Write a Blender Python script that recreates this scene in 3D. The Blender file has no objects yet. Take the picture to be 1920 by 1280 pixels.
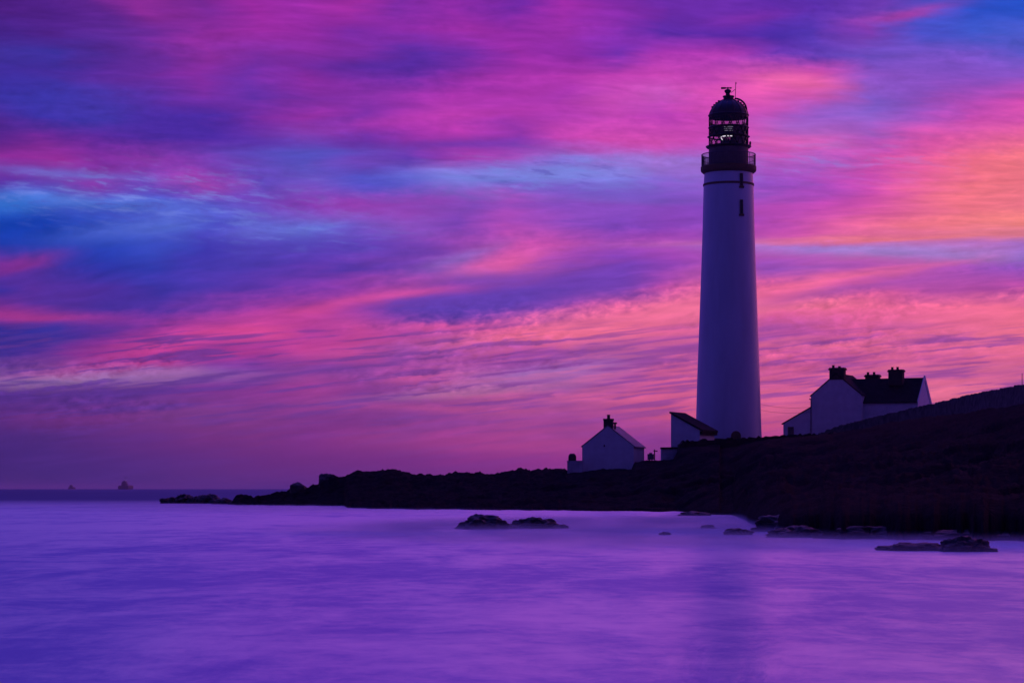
import bpy, bmesh, math, random
from mathutils import Vector, Matrix, noise
random.seed(7)
C = bpy.context.scene
col = C.collection
F = 4300.0            # focal length in pixels of the 1920 px wide photograph
HC = 1.8              # camera height above the sea
R = math.radians

# ------------------------------------------------------------------ camera
cam_d = bpy.data.cameras.new('camera'); cam = bpy.data.objects.new('camera', cam_d); col.objects.link(cam)
cam.location = (0, 0, HC); cam.rotation_euler = (R(90), 0, 0)
cam_d.sensor_width = 36; cam_d.lens = F/1920*36; cam_d.shift_y = 276/1920
cam_d.clip_start = 0.5; cam_d.clip_end = 200000
C.camera = cam
C.view_settings.view_transform = 'Standard'; C.view_settings.look = 'None'
C.view_settings.exposure = 0; C.view_settings.gamma = 1

def lin(h):
    o = []
    for k in (0, 2, 4):
        c = int(h[k:k+2], 16)/255
        o.append(c/12.92 if c <= .04045 else ((c+.055)/1.055)**2.4)
    return (*o, 1)

def skylin(h):        # pull the corals towards pink
    r, g, b = (int(h[k:k+2], 16) for k in (0, 2, 4))
    e = max(0, r-0xc8)
    if b < 0xb0: b = min(0xb0, b+e*.40)
    r = min(r, 0xf6)-e*.12
    return lin('%02x%02x%02x' % (int(r), g, int(b)))
# ------------------------------------------------------------------ node helper
class NT:
    def __init__(s, tree): s.t = tree; s.n = tree.nodes; s.l = tree.links
    def new(s, typ, **kw):
        n = s.n.new(typ)
        for k, v in kw.items(): setattr(n, k, v)
        return n
    def put(s, sock, v):
        if hasattr(v, 'is_output'): s.l.new(v, sock)
        elif v is not None: sock.default_value = v
    def math(s, op, a, b=None, c=None, clamp=False):
        n = s.new('ShaderNodeMath', operation=op, use_clamp=clamp)
        s.put(n.inputs[0], a)
        if b is not None: s.put(n.inputs[1], b)
        if c is not None: s.put(n.inputs[2], c)
        return n.outputs[0]
    def mix(s, f, a, b, blend='MIX', clampr=False):
        n = s.new('ShaderNodeMix', data_type='RGBA', blend_type=blend)
        n.clamp_factor = True
        s.put(n.inputs[0], f); s.put(n.inputs[6], a); s.put(n.inputs[7], b)
        return n.outputs[2]
    def rng(s, v, a, b, c=0.0, d=1.0, smooth=False):
        n = s.new('ShaderNodeMapRange', interpolation_type='SMOOTHSTEP' if smooth else 'LINEAR')
        s.put(n.inputs[0], v); s.put(n.inputs[1], a); s.put(n.inputs[2], b); s.put(n.inputs[3], c); s.put(n.inputs[4], d)
        return n.outputs[0]
    def xyz(s, x=0.0, y=0.0, z=0.0):
        n = s.new('ShaderNodeCombineXYZ'); s.put(n.inputs[0], x); s.put(n.inputs[1], y); s.put(n.inputs[2], z); return n.outputs[0]
    def noise(s, v, scale, detail=3, rough=.5, dist=0.0):
        n = s.new('ShaderNodeTexNoise'); s.put(n.inputs['Vector'], v)
        n.inputs['Scale'].default_value = scale; n.inputs['Detail'].default_value = detail
        n.inputs['Roughness'].default_value = rough; n.inputs['Distortion'].default_value = dist
        return n.outputs[0]
    def ramp(s, f, stops, interp='LINEAR'):
        n = s.new('ShaderNodeValToRGB'); cr = n.color_ramp; cr.interpolation = interp
        s.put(n.inputs[0], f)
        cr.elements[0].position = stops[0][0]; cr.elements[0].color = stops[0][1]
        cr.elements[1].position = stops[-1][0]; cr.elements[1].color = stops[-1][1]
        for p, c in stops[1:-1]:
            e = cr.elements.new(p); e.color = c
        return n.outputs[0]

# ------------------------------------------------------------------ sky: afterglow lit cloud over a blue dusk
# cloud colours by elevation (rows, 0.53 degrees apart from 11.8 degrees down to the horizon) and azimuth (columns)
SKY = {
 20:"4a1f80 4f2288 5c268f 8a2c98 7a2a9a 9a2ba2 962ca4 a02ea4 7c2ba2 8a2ba4 7029a4 9e2da8 842ca8 6a2ca8 6c2fae 5e2ba6 5a30ac 6e3cb4 4a4cc4 2e4fc8 2850c8",
 60:"44248a 52258f 5c2a95 6d2a98 8c2c9c 9a2da4 922ca4 7a2ca6 8e2ca6 9e2fa8 962da8 9a30ac 8a30b0 5c2ca8 5a2aa6 4c2ea8 5236b0 7c3cb0 4a50c8 4058cc 4c5acc",
 100:"40309a 3c309c 502a94 6a2c9a 8a2e9e 7a2ea2 852da2 7f2da2 5a2ca2 6a2ca4 9a2ea8 8a2ca8 7430b0 a034ac ac3ab0 7038b4 6640b8 6a4cc0 7450c4 7050c4 5c58cc",
 140:"3d2c9a 442c9a 5a2b9a 6a2d9e 842da2 7030a8 8c2da2 7a2ea4 6a2ca2 8a2ea4 a834ac b438b0 c040b4 cc46b6 c044b4 d850ac d04cb0 8850c0 8450c2 8650c4 8a54c8",
 180:"3a2e9e 3c36a8 4836a8 5a30a4 7a30a6 6230a6 8030a6 8a32a8 9432a8 a834ac b038b0 a838b0 c84cb8 c454ba d84fb4 e85aa4 d050a8 7854c8 9050c0 b44cb8 c84ab0",
 220:"4a2890 3c32a6 443ab0 4a2ea4 4a2aa0 8a30a4 9a32a6 7a30a8 9c34aa b43cb0 a437b0 b43eb4 c446b6 b83eb4 d04ab2 cc4cb6 a056c4 9460cc a454c2 c84cb4 d850ac",
 260:"50248a 6c2892 5a2896 4a2a9a 4c2aa2 5a34ac 6a44b8 7034ac a034a8 b83aae 9038b0 c444b2 d04ab0 d44eb2 c84ab6 d85ab0 dc5cb0 b456be e055a4 e0589f ec6094",
 300:"8a2c98 952f9c 7c2e9e 8a36a8 7a38ac 6a44b8 5054c4 6a40b4 5c34ac a03cae a448b8 8468d0 a85ac4 c050b8 a060c8 c050b8 b05cc4 d050b0 e85898 f8687c ff7270",
 340:"5a36ac 6848b8 8a3cb0 7044b4 a040b0 6048bc 7050c0 5a4cc0 6c64d0 7a74d8 6a68d0 7c74d8 7c78dc 8060cc 9060cc 9450c4 a84cc0 c84ab4 e85c96 ff7070 ff7474",
 380:"3468cc 4462ca 4652c4 4a50c4 5c4cc0 7042b6 8c3cb4 a03cb0 9a40b4 8a48b8 a84ab8 8a4cc0 8a4ec2 8c4ac0 8846c0 b84cb8 c048b4 d850a8 e8609a ff7078 ff7678",
 420:"1a4cc0 2244b8 3c54c8 5064d0 4646bc 5c58c8 6264d0 7054c4 8a50c0 7c44b8 a44ab8 8a4abc 7e46bc 8a44ba 8c48bc a844b4 c84cac e8589a f86888 ff8070 ff8468",
 460:"1c38aa 2438ae 2c44bc 3c50c4 4038b0 4e40b4 5444b8 5a40b4 7642b4 a048b0 cc50ac c04eae a448b4 b048b0 a448b0 d055a8 c850a8 d864a0 b468b8 b068b8 9a68c4",
 500:"6a2f98 4a309c 2e34a6 3038a8 4038ac 4a3aae 5438ac 5a38aa 7a40b0 9858b8 d0589f 9048b4 7c40b4 a045b2 b050b0 9a50bc a454b8 a850b4 b052b4 a050b8 9050bc",
 540:"2e2c98 58309c 4a309e 3e34a4 4c36a8 5e36a8 7838a8 a03ea6 c04ca0 8a40a8 7044b4 7a44b4 8a46b2 c850a4 e06098 e86090 e46094 d85898 b850a8 b04ca4 b44ca4",
 580:"7a2f90 50309a 46309c 5032a0 7c38a2 b03ea0 c84498 a440a4 5e3ca8 5a3caa 6c40b0 b04aa4 ec6090 f8708a f07088 e85e94 f46a88 f06888 f06888 f46c84 f87080",
 620:"302c92 34309a 5a2f98 8c3498 c04098 d84890 a83ca0 c84898 b044a4 a848a8 e85a90 f86c84 f87084 e86490 d05c98 b050a0 c0549f d85c94 e06490 e86a8c f07080",
 660:"3c2c8e 502c90 903090 b83a92 9c3898 98389c c04498 b84498 8840a4 a048a4 9a48a8 a04ea4 9850a4 b05098 b0509c d85c90 b8509c d45c90 c85898 e4688c ec6c84",
 700:"7a4a9c 8a4c9c 9048a0 884a9c 7038a0 7a389c 9a3c98 8a4098 b04a98 b458a0 a054a8 a05aa8 b05aa4 d05c94 d86090 c85898 d86090 b85498 c85c94 c85c98 c05a98",
 740:"4c2c86 55308a 5a308c 6c348e 7c3690 883890 963c90 8a3c94 803e96 a44a98 a85098 9c4e9a b85494 c85890 d05c8c e0648c d06090 dc6490 e87088 e87088 e06c8c",
 780:"5e2c7c 6c2f80 743282 763886 7a3a88 823a8c 80388c 80388c 863c8e 924092 a04692 a04692 b44c92 c85488 d86088 d05c88 c05890 c05890 c85890 c85890 c85890",
 820:"46287a 4c2a7a 5a2c7e 662e80 70307e 78327e 82348a 8c3888 943c8a a44090 ac4490 a84490 8e3c90 943e92 b04890 c04888 c04888 c04888 c04888 c04888 c04888",
 860:"402676 44287a 4e2a7c 582c7e 622e80 6a2e80 702f80 763082 7e3286 8a3488 90368a 96388c 8a368a 80368c 8c3a8c 983e8c a04088 a04088 a04088 a04088 a04088",
 900:"3a2672 3c2774 42287a 4a2a7a 562c7c 602c7e 662c7e 6c2d80 723084 783084 7e3286 823286 823286 803286 803286 883688 883688 883688 883688 883688 883688",
}
# single cloud streaks: px, py, half length, half height, slope, colour, amount   (px/py = angle units of 1/75 degree)
STREAKS = [
 (1500,155,70,14,.10,'fa6a96',.75), (1700,28,60,9,-.18,'a83ca0',.75), (1400,35,60,10,-.1,'8a30a8',.5),
 (140,374,150,9,.06,'5488e2',.5), (25,388,45,14,0,'3a80dc',.6), (330,392,110,8,.16,'5a6cd8',.5), (90,432,110,30,.1,'0838a8',.85), (230,430,100,16,-.15,'5a70d4',.45),
 (540,425,80,12,-.08,'6a74d8',.5), (1010,330,200,13,-.05,'7c8ce6',.65), (700,350,70,16,0,'3c4cc4',.7), (130,325,120,6,.06,'6a6ed4',.6),
 (1640,470,220,9,.02,'8e84dc',.8), (1200,300,120,10,.03,'8280dc',.5), (1790,420,150,18,.0,'ff7e6c',.6), (1700,447,240,5,-.03,'ff7c70',.7),
 (1850,350,140,60,-.3,'ff766c',.5), (1560,525,160,7,-.16,'f46a8a',.8), (1500,572,90,8,-.05,'f07486',.6), (1600,543,140,7,-.14,'9448aa',.75),
 (920,560,170,32,-.05,'5c3eae',.8), (1130,520,130,20,-.1,'6c40b4',.7), (1150,600,230,18,-.13,'fc7282',.7), (1060,625,160,10,-.05,'fa6e80',.5),
 (830,612,80,7,.0,'e4558e',.6), (400,632,150,14,-.12,'d6488e',.6), (620,570,90,10,-.15,'dc4c94',.6), (760,553,90,7,-.1,'d85098',.7),
 (60,595,120,8,.02,'c03c8e',.6), (50,492,45,9,-.2,'94308e',.6), (940,490,70,10,-.15,'e8609e',.7), (860,480,60,10,-.25,'8a6cc8',.5),
 (330,676,230,9,-.10,'bc3c8e',.7), (600,690,110,10,.0,'6c3c9e',.7), (110,712,180,9,-.02,'a87cb6',.75), (60,713,55,3,.02,'5c4090',.8),
 (300,700,130,8,.03,'a068aa',.5), (1000,700,130,14,-.12,'9a6cb4',.6), (860,735,120,7,-.08,'bc74a8',.6), (780,708,70,6,0,'d0589c',.5),
 (150,745,170,20,.0,'4e2e86',.6), (1170,655,120,14,-.1,'8e489e',.7), (1340,560,40,20,0,'f87088',.4), (1150,745,170,6,.02,'e8648c',.5),
 (1500,640,120,7,.0,'9c4c9e',.5), (1650,655,170,6,.03,'ee6c88',.6), (1800,640,120,5,.02,'a4509e',.5), (1820,690,130,6,.0,'f0748a',.5),
 (1180,790,120,5,.0,'a0449a',.5), (1020,835,140,8,.0,'b04690',.5), (1250,820,50,14,0,'82388e',.5), (860,765,160,5,0,'c2508c',.4),
 (700,120,110,14,0,'4c2a9e',.7), (740,225,130,8,0,'8a34a6',.3), (360,235,120,28,0,'462a9e',.7), (870,270,110,9,0,'5a36ac',.7), (60,180,110,18,.1,'3a34a6',.6),
 (900,385,170,8,0,'7c4cbc',.5), (1500,240,70,14,.1,'8c68d2',.5), (1580,205,80,18,-.1,'8060cc',.5), (1130,360,130,10,.05,'6a4cbe',.5),
 (850,220,160,9,-.1,'c03cae',.5), (580,285,120,8,0,'5056c6',.5), (700,305,110,7,0,'7048b8',.5), (720,340,60,8,0,'5a54c8',.4),
]
def build_world():
    w = bpy.data.worlds.new('World'); C.world = w; w.use_nodes = True
    T = NT(w.node_tree); T.n.clear()
    out = T.new('ShaderNodeOutputWorld'); bg = T.new('ShaderNodeBackground'); T.l.new(bg.outputs[0], out.inputs[0])
    d = T.new('ShaderNodeTexCoord').outputs['Generated']
    sp = T.new('ShaderNodeSeparateXYZ'); T.l.new(d, sp.inputs[0]); x, y, z = sp.outputs
    yc = T.math('MAXIMUM', y, .02)
    u = T.math('DIVIDE', x, yc); v = T.math('DIVIDE', z, yc)
    px = T.math('MULTIPLY_ADD', u, F, 960.); py = T.math('MULTIPLY_ADD', v, -F, 916.)
    # the bands lean: down to the right high on the left, up to the right lower down
    tilt = T.math('MULTIPLY', T.math('SUBTRACT', px, 960.), T.rng(py, 250., 560., -.03, .10, True))
    pyt = T.math('ADD', py, tilt)
    P = T.xyz(T.math('MULTIPLY', px, 1/620.), T.math('MULTIPLY', pyt, 1/105.), 0.)
    P2 = T.xyz(T.math('MULTIPLY', px, 1/230.), T.math('MULTIPLY', pyt, 1/36.), 3.)
    P3 = T.xyz(T.math('MULTIPLY', px, 1/75.), T.math('MULTIPLY', pyt, 1/15.), 7.)
    n1 = T.math('SUBTRACT', T.noise(P, 1., 4, .55, .4), .5)
    n2 = T.math('SUBTRACT', T.noise(P2, 1., 4, .55, .25), .5)
    n3 = T.math('SUBTRACT', T.noise(P3, 1., 3, .5, .3), .5)
    n4 = T.math('SUBTRACT', T.noise(T.xyz(T.math('MULTIPLY', px, 1/300.), T.math('MULTIPLY', pyt, 1/60.), 11.), 1., 5, .6, .3), .5)
    # wind-combed filaments (long, curved) and a mottled mackerel texture in some bands
    swl = T.noise(T.xyz(T.math('MULTIPLY', px, 1/420.), T.math('MULTIPLY', py, 1/200.), 21.), 1., 2, .5)
    pf = T.math('MULTIPLY_ADD', T.math('SUBTRACT', swl, .5), 80., pyt)
    n6 = T.math('SUBTRACT', T.noise(T.xyz(T.math('MULTIPLY', px, 1/120.), T.math('MULTIPLY', pf, 1/15.), 31.), 1., 4, .6, .5), .5)
    patch = T.rng(T.noise(T.xyz(T.math('MULTIPLY', px, 1/350.), T.math('MULTIPLY', pyt, 1/70.), 41.), 1., 3, .5), .42, .60, 0., 1., True)
    lowb = T.math('MULTIPLY', T.rng(pyt, 540., 590., .35, 1., True), T.rng(pyt, 700., 780., 1., .2, True))
    patch = T.math('MULTIPLY', patch, lowb)
    n5 = T.math('MULTIPLY', T.math('SUBTRACT', T.noise(T.xyz(T.math('MULTIPLY', px, 1/30.), T.math('MULTIPLY', pyt, 1/15.), 51.), 1., 4, .6, .3), .5), patch)
    n6 = T.math('MULTIPLY', n6, T.math('SUBTRACT', 1.25, patch))
    calm = T.rng(py, 760., 900., 1., .15, True)          # smooth band of haze along the horizon
    wy = T.math('MULTIPLY', T.math('ADD', T.math('MULTIPLY', n1, 45.), T.math('ADD', T.math('ADD', T.math('MULTIPLY', n2, 34.), T.math('MULTIPLY', n5, 48.)), T.math('MULTIPLY', n3, 12.))), calm)
    wx = T.math('MULTIPLY', T.math('ADD', T.math('MULTIPLY', n4, 200.), T.math('MULTIPLY', n2, 60.)), calm)
    PX = T.math('ADD', px, wx); PY = T.math('ADD', py, wy)
    fx = T.rng(PX, 0., 1920.)
    cur = None; last = None
    for yy in sorted(SKY):
        cs = SKY[yy].split(); assert len(cs) == 21, (yy, len(cs))
        c = T.ramp(fx, [(k/20, skylin(h)) for k, h in enumerate(cs)])
        cur = c if cur is None else T.mix(T.rng(PY, float(last), float(yy)), cur, c)
        last = yy
    for (sx, sy, a, b, sl, c, amt) in STREAKS:
        dx = T.math('SUBTRACT', T.math('ADD', px, T.math('MULTIPLY', wx, .45)), float(sx))
        dy = T.math('SUBTRACT', T.math('ADD', py, T.math('MULTIPLY', wy, .55)), float(sy))
        dy = T.math('MULTIPLY_ADD', dx, -sl, dy)
        q = T.math('ADD', T.math('POWER', T.math('ABSOLUTE', T.math('DIVIDE', dx, a*1.35)), 2.), T.math('POWER', T.math('ABSOLUTE', T.math('DIVIDE', dy, b*1.35)), 2.))
        g = T.math('MULTIPLY', T.math('EXPONENT', T.math('MULTIPLY', q, -1.)), amt)
        cur = T.mix(g, cur, skylin(c))
    def spot(cx, cy, rx, ry):
        q = T.math('ADD', T.math('POWER', T.math('ABSOLUTE', T.math('DIVIDE', T.math('SUBTRACT', px, cx), rx)), 2.), T.math('POWER', T.math('ABSOLUTE', T.math('DIVIDE', T.math('SUBTRACT', py, cy), ry)), 2.))
        return T.math('EXPONENT', T.math('MULTIPLY', q, -1.))
    # thin unlit bars in the low cloud
    n7 = T.noise(T.xyz(T.math('MULTIPLY', T.math('ADD', px, T.math('MULTIPLY', wx, .5)), 1/230.), T.math('MULTIPLY', T.math('ADD', pyt, T.math('MULTIPLY', wy, .25)), 1/13.), 61.), 1., 4, .58, .25)
    m7 = T.math('MULTIPLY', T.rng(n7, .49, .61, 0., .78, True), T.math('MULTIPLY', T.rng(py, 590., 640., 0., 1., True), T.rng(py, 740., 830., 1., .25, True)))
    cur = T.mix(m7, cur, T.mix(T.rng(px, 300., 1300.), lin('5c3492'), lin('94489c')))
    m8 = T.math('MULTIPLY', T.rng(n7, .50, .38, 0., .35, True), T.math('MULTIPLY', T.rng(py, 590., 640., 0., 1., True), T.math('MULTIPLY', T.rng(py, 700., 790., 1., .1, True), T.rng(px, 700., 1300., .1, 1.))))
    cur = T.mix(m8, cur, lin('f0708f'))
    # rippled cirrus over the blue gaps
    n8 = T.noise(T.xyz(T.math('MULTIPLY', T.math('ADD', px, T.math('MULTIPLY', wx, .4)), 1/70.), T.math('MULTIPLY', T.math('SUBTRACT', T.math('ADD', py, T.math('MULTIPLY', wy, .35)), T.math('MULTIPLY', px, .10)), 1/14.), 71.), 1., 4, .62, .2)
    zone = T.math('ADD', T.math('ADD', spot(250., 365., 270., 45.), spot(1030., 325., 170., 32.)), T.math('ADD', T.math('MULTIPLY', spot(560., 430., 170., 35.), .5), T.math('MULTIPLY', spot(1560., 300., 220., 40.), .45)), clamp=True)
    cur = T.mix(T.math('MULTIPLY', zone, T.rng(n8, .47, .70, 0., .75, True)), cur, lin('7688e0'))
    cur = T.mix(T.math('MULTIPLY', zone, T.rng(n8, .47, .34, 0., .45, True)), cur, lin('5040a8'))
    # fine lit and unlit threads in the cloud
    det = T.math('MULTIPLY', T.math('ADD', T.math('ADD', T.math('MULTIPLY', n3, .30), T.math('MULTIPLY', n2, .35)), T.math('ADD', T.math('MULTIPLY', n5, 1.1), T.math('MULTIPLY', n6, .36))), calm)
    gain = T.math('ADD', det, 1.0)
    hot = T.mix(T.math('MULTIPLY', det, 1.3, clamp=True), cur, T.mix(1., cur, (1.25, 1.12, 1.06, 1), 'MULTIPLY'))
    cur = T.mix(1., hot, T.xyz(gain, gain, gain), 'MULTIPLY')
    # the rest of the sky dome, out of the picture
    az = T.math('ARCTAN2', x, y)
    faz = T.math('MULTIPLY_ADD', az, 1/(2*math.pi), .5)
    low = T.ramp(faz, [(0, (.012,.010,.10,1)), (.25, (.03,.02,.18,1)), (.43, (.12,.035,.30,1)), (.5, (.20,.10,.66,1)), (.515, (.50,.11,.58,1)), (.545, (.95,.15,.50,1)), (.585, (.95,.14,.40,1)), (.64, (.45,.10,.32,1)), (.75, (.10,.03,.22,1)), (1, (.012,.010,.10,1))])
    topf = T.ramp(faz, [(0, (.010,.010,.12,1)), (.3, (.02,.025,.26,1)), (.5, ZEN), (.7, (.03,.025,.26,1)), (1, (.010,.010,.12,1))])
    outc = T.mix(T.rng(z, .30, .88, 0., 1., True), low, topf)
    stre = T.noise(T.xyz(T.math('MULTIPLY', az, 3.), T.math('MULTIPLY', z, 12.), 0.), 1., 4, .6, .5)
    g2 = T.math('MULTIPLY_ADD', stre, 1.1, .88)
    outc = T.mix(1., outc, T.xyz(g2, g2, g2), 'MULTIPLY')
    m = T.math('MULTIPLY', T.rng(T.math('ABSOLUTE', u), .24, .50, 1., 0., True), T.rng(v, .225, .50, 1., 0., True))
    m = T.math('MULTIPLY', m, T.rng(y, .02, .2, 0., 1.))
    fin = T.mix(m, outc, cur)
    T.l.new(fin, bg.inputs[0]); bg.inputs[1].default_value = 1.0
    w.cycles.sampling_method = 'MANUAL'; w.cycles.sample_map_resolution = 1024
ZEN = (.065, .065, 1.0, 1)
build_world()

# afterglow low in the right, where the sun has gone down
sd = bpy.data.lights.new('sun', 'SUN'); sd.energy = 0.02; sd.angle = R(14); sd.color = (1, .5, .8)
sun = bpy.data.objects.new('sun', sd); col.objects.link(sun)
sun_az, sun_el = R(62), R(3)
sun.rotation_euler = Vector((-math.sin(sun_az)*math.cos(sun_el), -math.cos(sun_az)*math.cos(sun_el), -math.sin(sun_el))).to_track_quat('-Z', 'Y').to_euler()

# ------------------------------------------------------------------ helpers
def P(px, py, D): return Vector(((px-960)/F*D, D, HC+(916-py)/F*D))
def zat(py, D): return HC+(916-py)/F*D
def tag(o, label=None, cat=None, group=None, kind=None):
    if label: o['label'] = label
    if cat: o['category'] = cat
    if group: o['group'] = group
    if kind: o['kind'] = kind
    return o
def empty(name, loc, rz=0, label=None, cat=None, group=None):
    o = bpy.data.objects.new(name, None); col.objects.link(o); o.location = loc; o.rotation_euler = (0, 0, rz)
    return tag(o, label, cat, group)
class MB:
    def __init__(s): s.bm = bmesh.new()
    def poly(s, pts, faces):
        vs = [s.bm.verts.new(p) for p in pts]
        for f in faces:
            try: s.bm.faces.new([vs[i] for i in f])
            except ValueError: pass
        return s
    def box(s, x0, x1, y0, y1, z0, z1):
        p = [(x0,y0,z0),(x1,y0,z0),(x1,y1,z0),(x0,y1,z0),(x0,y0,z1),(x1,y0,z1),(x1,y1,z1),(x0,y1,z1)]
        return s.poly(p, [(3,2,1,0),(4,5,6,7),(0,1,5,4),(1,2,6,5),(2,3,7,6),(3,0,4,7)])
    def prism(s, prof, y0, y1):        # profile in x,z pushed along y
        n = len(prof)
        p = [(a, y0, b) for a, b in prof]+[(a, y1, b) for a, b in prof]
        return s.poly(p, [tuple(range(n)), tuple(range(2*n-1, n-1, -1))]+[(i+n, (i+1)%n+n, (i+1)%n, i) for i in range(n)])
    def prismx(s, prof, x0, x1):       # profile in y,z pushed along x
        n = len(prof)
        p = [(x0, a, b) for a, b in prof]+[(x1, a, b) for a, b in prof]
        return s.poly(p, [tuple(range(n-1, -1, -1)), tuple(range(n, 2*n))]+[(i, (i+1)%n, (i+1)%n+n, i+n) for i in range(n)])
    def lathe(s, prof, n=48, c=(0, 0), a0=0, a1=2*math.pi, closed=False):
        full = abs(a1-a0-2*math.pi) < 1e-6
        m = n if full else n+1
        rows = []
        for r, z in prof:
            rows.append([s.bm.verts.new((c[0]+r*math.sin(a0+(a1-a0)*k/n), c[1]-r*math.cos(a0+(a1-a0)*k/n), z)) for k in range(m)])
        pr = list(zip(rows, rows[1:]))
        if closed: pr.append((rows[-1], rows[0]))
        for A, B in pr:
            for k in range(n):
                s.bm.faces.new((A[k], A[(k+1)%m], B[(k+1)%m], B[k]))
        return s
    def tube(s, pts, r, n=6):
        pts = [Vector(p) for p in pts]; rows = []
        for i, p in enumerate(pts):
            t = (pts[min(i+1, len(pts)-1)]-pts[max(i-1, 0)]).normalized()
            a = t.cross(Vector((0, 0, 1)))
            if a.length < .05: a = t.cross(Vector((0, 1, 0)))
            a.normalize(); b = t.cross(a)
            rr = r[i] if isinstance(r, (list, tuple)) else r
            rows.append([s.bm.verts.new(p+a*rr*math.cos(2*math.pi*k/n)+b*rr*math.sin(2*math.pi*k/n)) for k in range(n)])
        for A, B in zip(rows, rows[1:]):
            for k in range(n): s.bm.faces.new((A[k], A[(k+1)%n], B[(k+1)%n], B[k]))
        s.bm.faces.new(rows[0][::-1]); s.bm.faces.new(rows[-1])
        return s
    def ball(s, c, r, n=12, sz=1):
        prof = [(max(1e-3, r*math.sin(math.pi*k/n)), c[2]-r*sz*math.cos(math.pi*k/n)) for k in range(n+1)]
        return s.lathe(prof, n*2, (c[0], c[1]))
    def build(s, name, mat, parent=None, smooth=False, auto=None):
        bmesh.ops.remove_doubles(s.bm, verts=s.bm.verts, dist=1e-5)
        bmesh.ops.recalc_face_normals(s.bm, faces=s.bm.faces)
        me = bpy.data.meshes.new(name); s.bm.to_mesh(me); s.bm.free()
        me.materials.append(mat)
        for f in me.polygons: f.use_smooth = smooth
        if smooth and auto:
            try: me.set_sharp_from_angle(angle=R(auto))
            except Exception: pass
        o = bpy.data.objects.new(name, me); col.objects.link(o)
        if parent: o.parent = parent
        return o

def mat(name, base, rough=.8, var=.25, scale=1.5, bump=0., spec=.3, metal=0., stretch=(1,1,1), base2=None):
    m = bpy.data.materials.new(name); m.use_nodes = True; T = NT(m.node_tree)
    b = T.n['Principled BSDF']
    co = T.new('ShaderNodeTexCoord').outputs['Object']
    mp = T.new('ShaderNodeMapping'); T.l.new(co, mp.inputs[0]); mp.inputs['Scale'].default_value = stretch
    n = T.noise(mp.outputs[0], scale, 6, .6, .3)
    c1 = tuple(c*(1-var) for c in base)+(1,)
    c2 = (tuple(c*(1+var) for c in base) if base2 is None else base2)+(1,)
    c = T.ramp(n, [(.3, c1), (.7, c2)])
    T.l.new(c, b.inputs['Base Color'])
    b.inputs['Roughness'].default_value = rough; b.inputs['Metallic'].default_value = metal
    b.inputs['Specular IOR Level'].default_value = spec
    if bump:
        bp = T.new('ShaderNodeBump'); bp.inputs['Strength'].default_value = 1; bp.inputs['Distance'].default_value = bump
        T.l.new(T.noise(mp.outputs[0], scale*4, 6, .6), bp.inputs['Height']); T.l.new(bp.outputs[0], b.inputs['Normal'])
    return m
def brickmat(name, base, mortar, w, h, bump=.02, rough=.85):
    m = bpy.data.materials.new(name); m.use_nodes = True; T = NT(m.node_tree)
    b = T.n['Principled BSDF']; co = T.new('ShaderNodeTexCoord').outputs['Object']
    sp = T.new('ShaderNodeSeparateXYZ'); T.l.new(co, sp.inputs[0])
    v = T.xyz(T.math('ADD', sp.outputs[0], sp.outputs[1]), sp.outputs[2], 0.)
    br = T.new('ShaderNodeTexBrick'); T.l.new(v, br.inputs[0])
    br.inputs['Scale'].default_value = 1; br.inputs['Brick Width'].default_value = w; br.inputs['Row Height'].default_value = h
    br.inputs['Mortar Size'].default_value = h*.06; br.inputs['Mortar Smooth'].default_value = .5
    br.inputs['Color1'].default_value = tuple(c*.75 for c in base)+(1,); br.inputs['Color2'].default_value = tuple(c*1.2 for c in base)+(1,)
    br.inputs['Mortar'].default_value = mortar+(1,)
    n = T.noise(co, 1.2, 6, .6)
    c = T.mix(1., br.outputs[0], T.ramp(n, [(.3, (.75,.75,.75,1)), (.7, (1.15,1.15,1.15,1))]), 'MULTIPLY')
    T.l.new(c, b.inputs['Base Color']); b.inputs['Roughness'].default_value = rough
    bp = T.new('ShaderNodeBump'); bp.inputs['Distance'].default_value = bump; bp.inputs['Strength'].default_value = 1
    T.l.new(T.math('ADD', T.math('MULTIPLY', br.outputs[1], -1.), T.math('MULTIPLY', T.noise(co, 8., 4), .6)), bp.inputs['Height']); T.l.new(bp.outputs[0], b.inputs['Normal'])
    return m

M = {}
M['tower'] = mat('white_painted_masonry', (.53,.56,.65), .42, .10, .55, .004, spec=.5, stretch=(1,1,.22))
M['render'] = mat('white_harling', (.60,.60,.63), .9, .10, 1.2, .01)
M['render2'] = mat('weathered_harling', (.42,.42,.46), .9, .2, 1.2, .015)
M['buff'] = mat('ochre_painted_stone', (.14,.085,.05), .7, .15, 3)
M['dark'] = mat('dark_painted_iron', (.03,.028,.035), .45, .2, 4)
M['iron'] = mat('grey_iron', (.08,.07,.08), .5, .2, 4)
M['murette'] = mat('dull_painted_iron', (.12,.10,.10), .6, .15, 2)
M['slate'] = brickmat('slate_roof', (.022,.022,.026), (.014,.014,.016), .35, .22, .01, .95)
M['slate'].node_tree.nodes['Principled BSDF'].inputs['Specular IOR Level'].default_value = .1
M['slatelight'] = brickmat('pale_slate_roof', (.22,.22,.26), (.12,.12,.14), .35, .22, .01, .6)
M['chim'] = mat('soot_brown_stack', (.045,.04,.04), .85, .25, 3, .01)
M['pane'] = mat('dark_window_glass', (.02,.02,.025), .12, .1, 1, spec=.6)
M['stone'] = mat('lichen_rubble_stone', (.085,.08,.085), .95, .45, 1.6, .06)
M['stonedark'] = mat('dark_rubble_stone', (.018,.018,.021), .95, .4, 1.6, .06)
M['wood'] = mat('dark_timber', (.05,.045,.045), .8, .2, 6, stretch=(6,6,1))
M['board'] = mat('weathered_board', (.10,.10,.13), .7, .3, 4)
M['rock'] = mat('dark_wet_rock', (.020,.021,.026), .6, .5, .9, .12, spec=.4)
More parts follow.
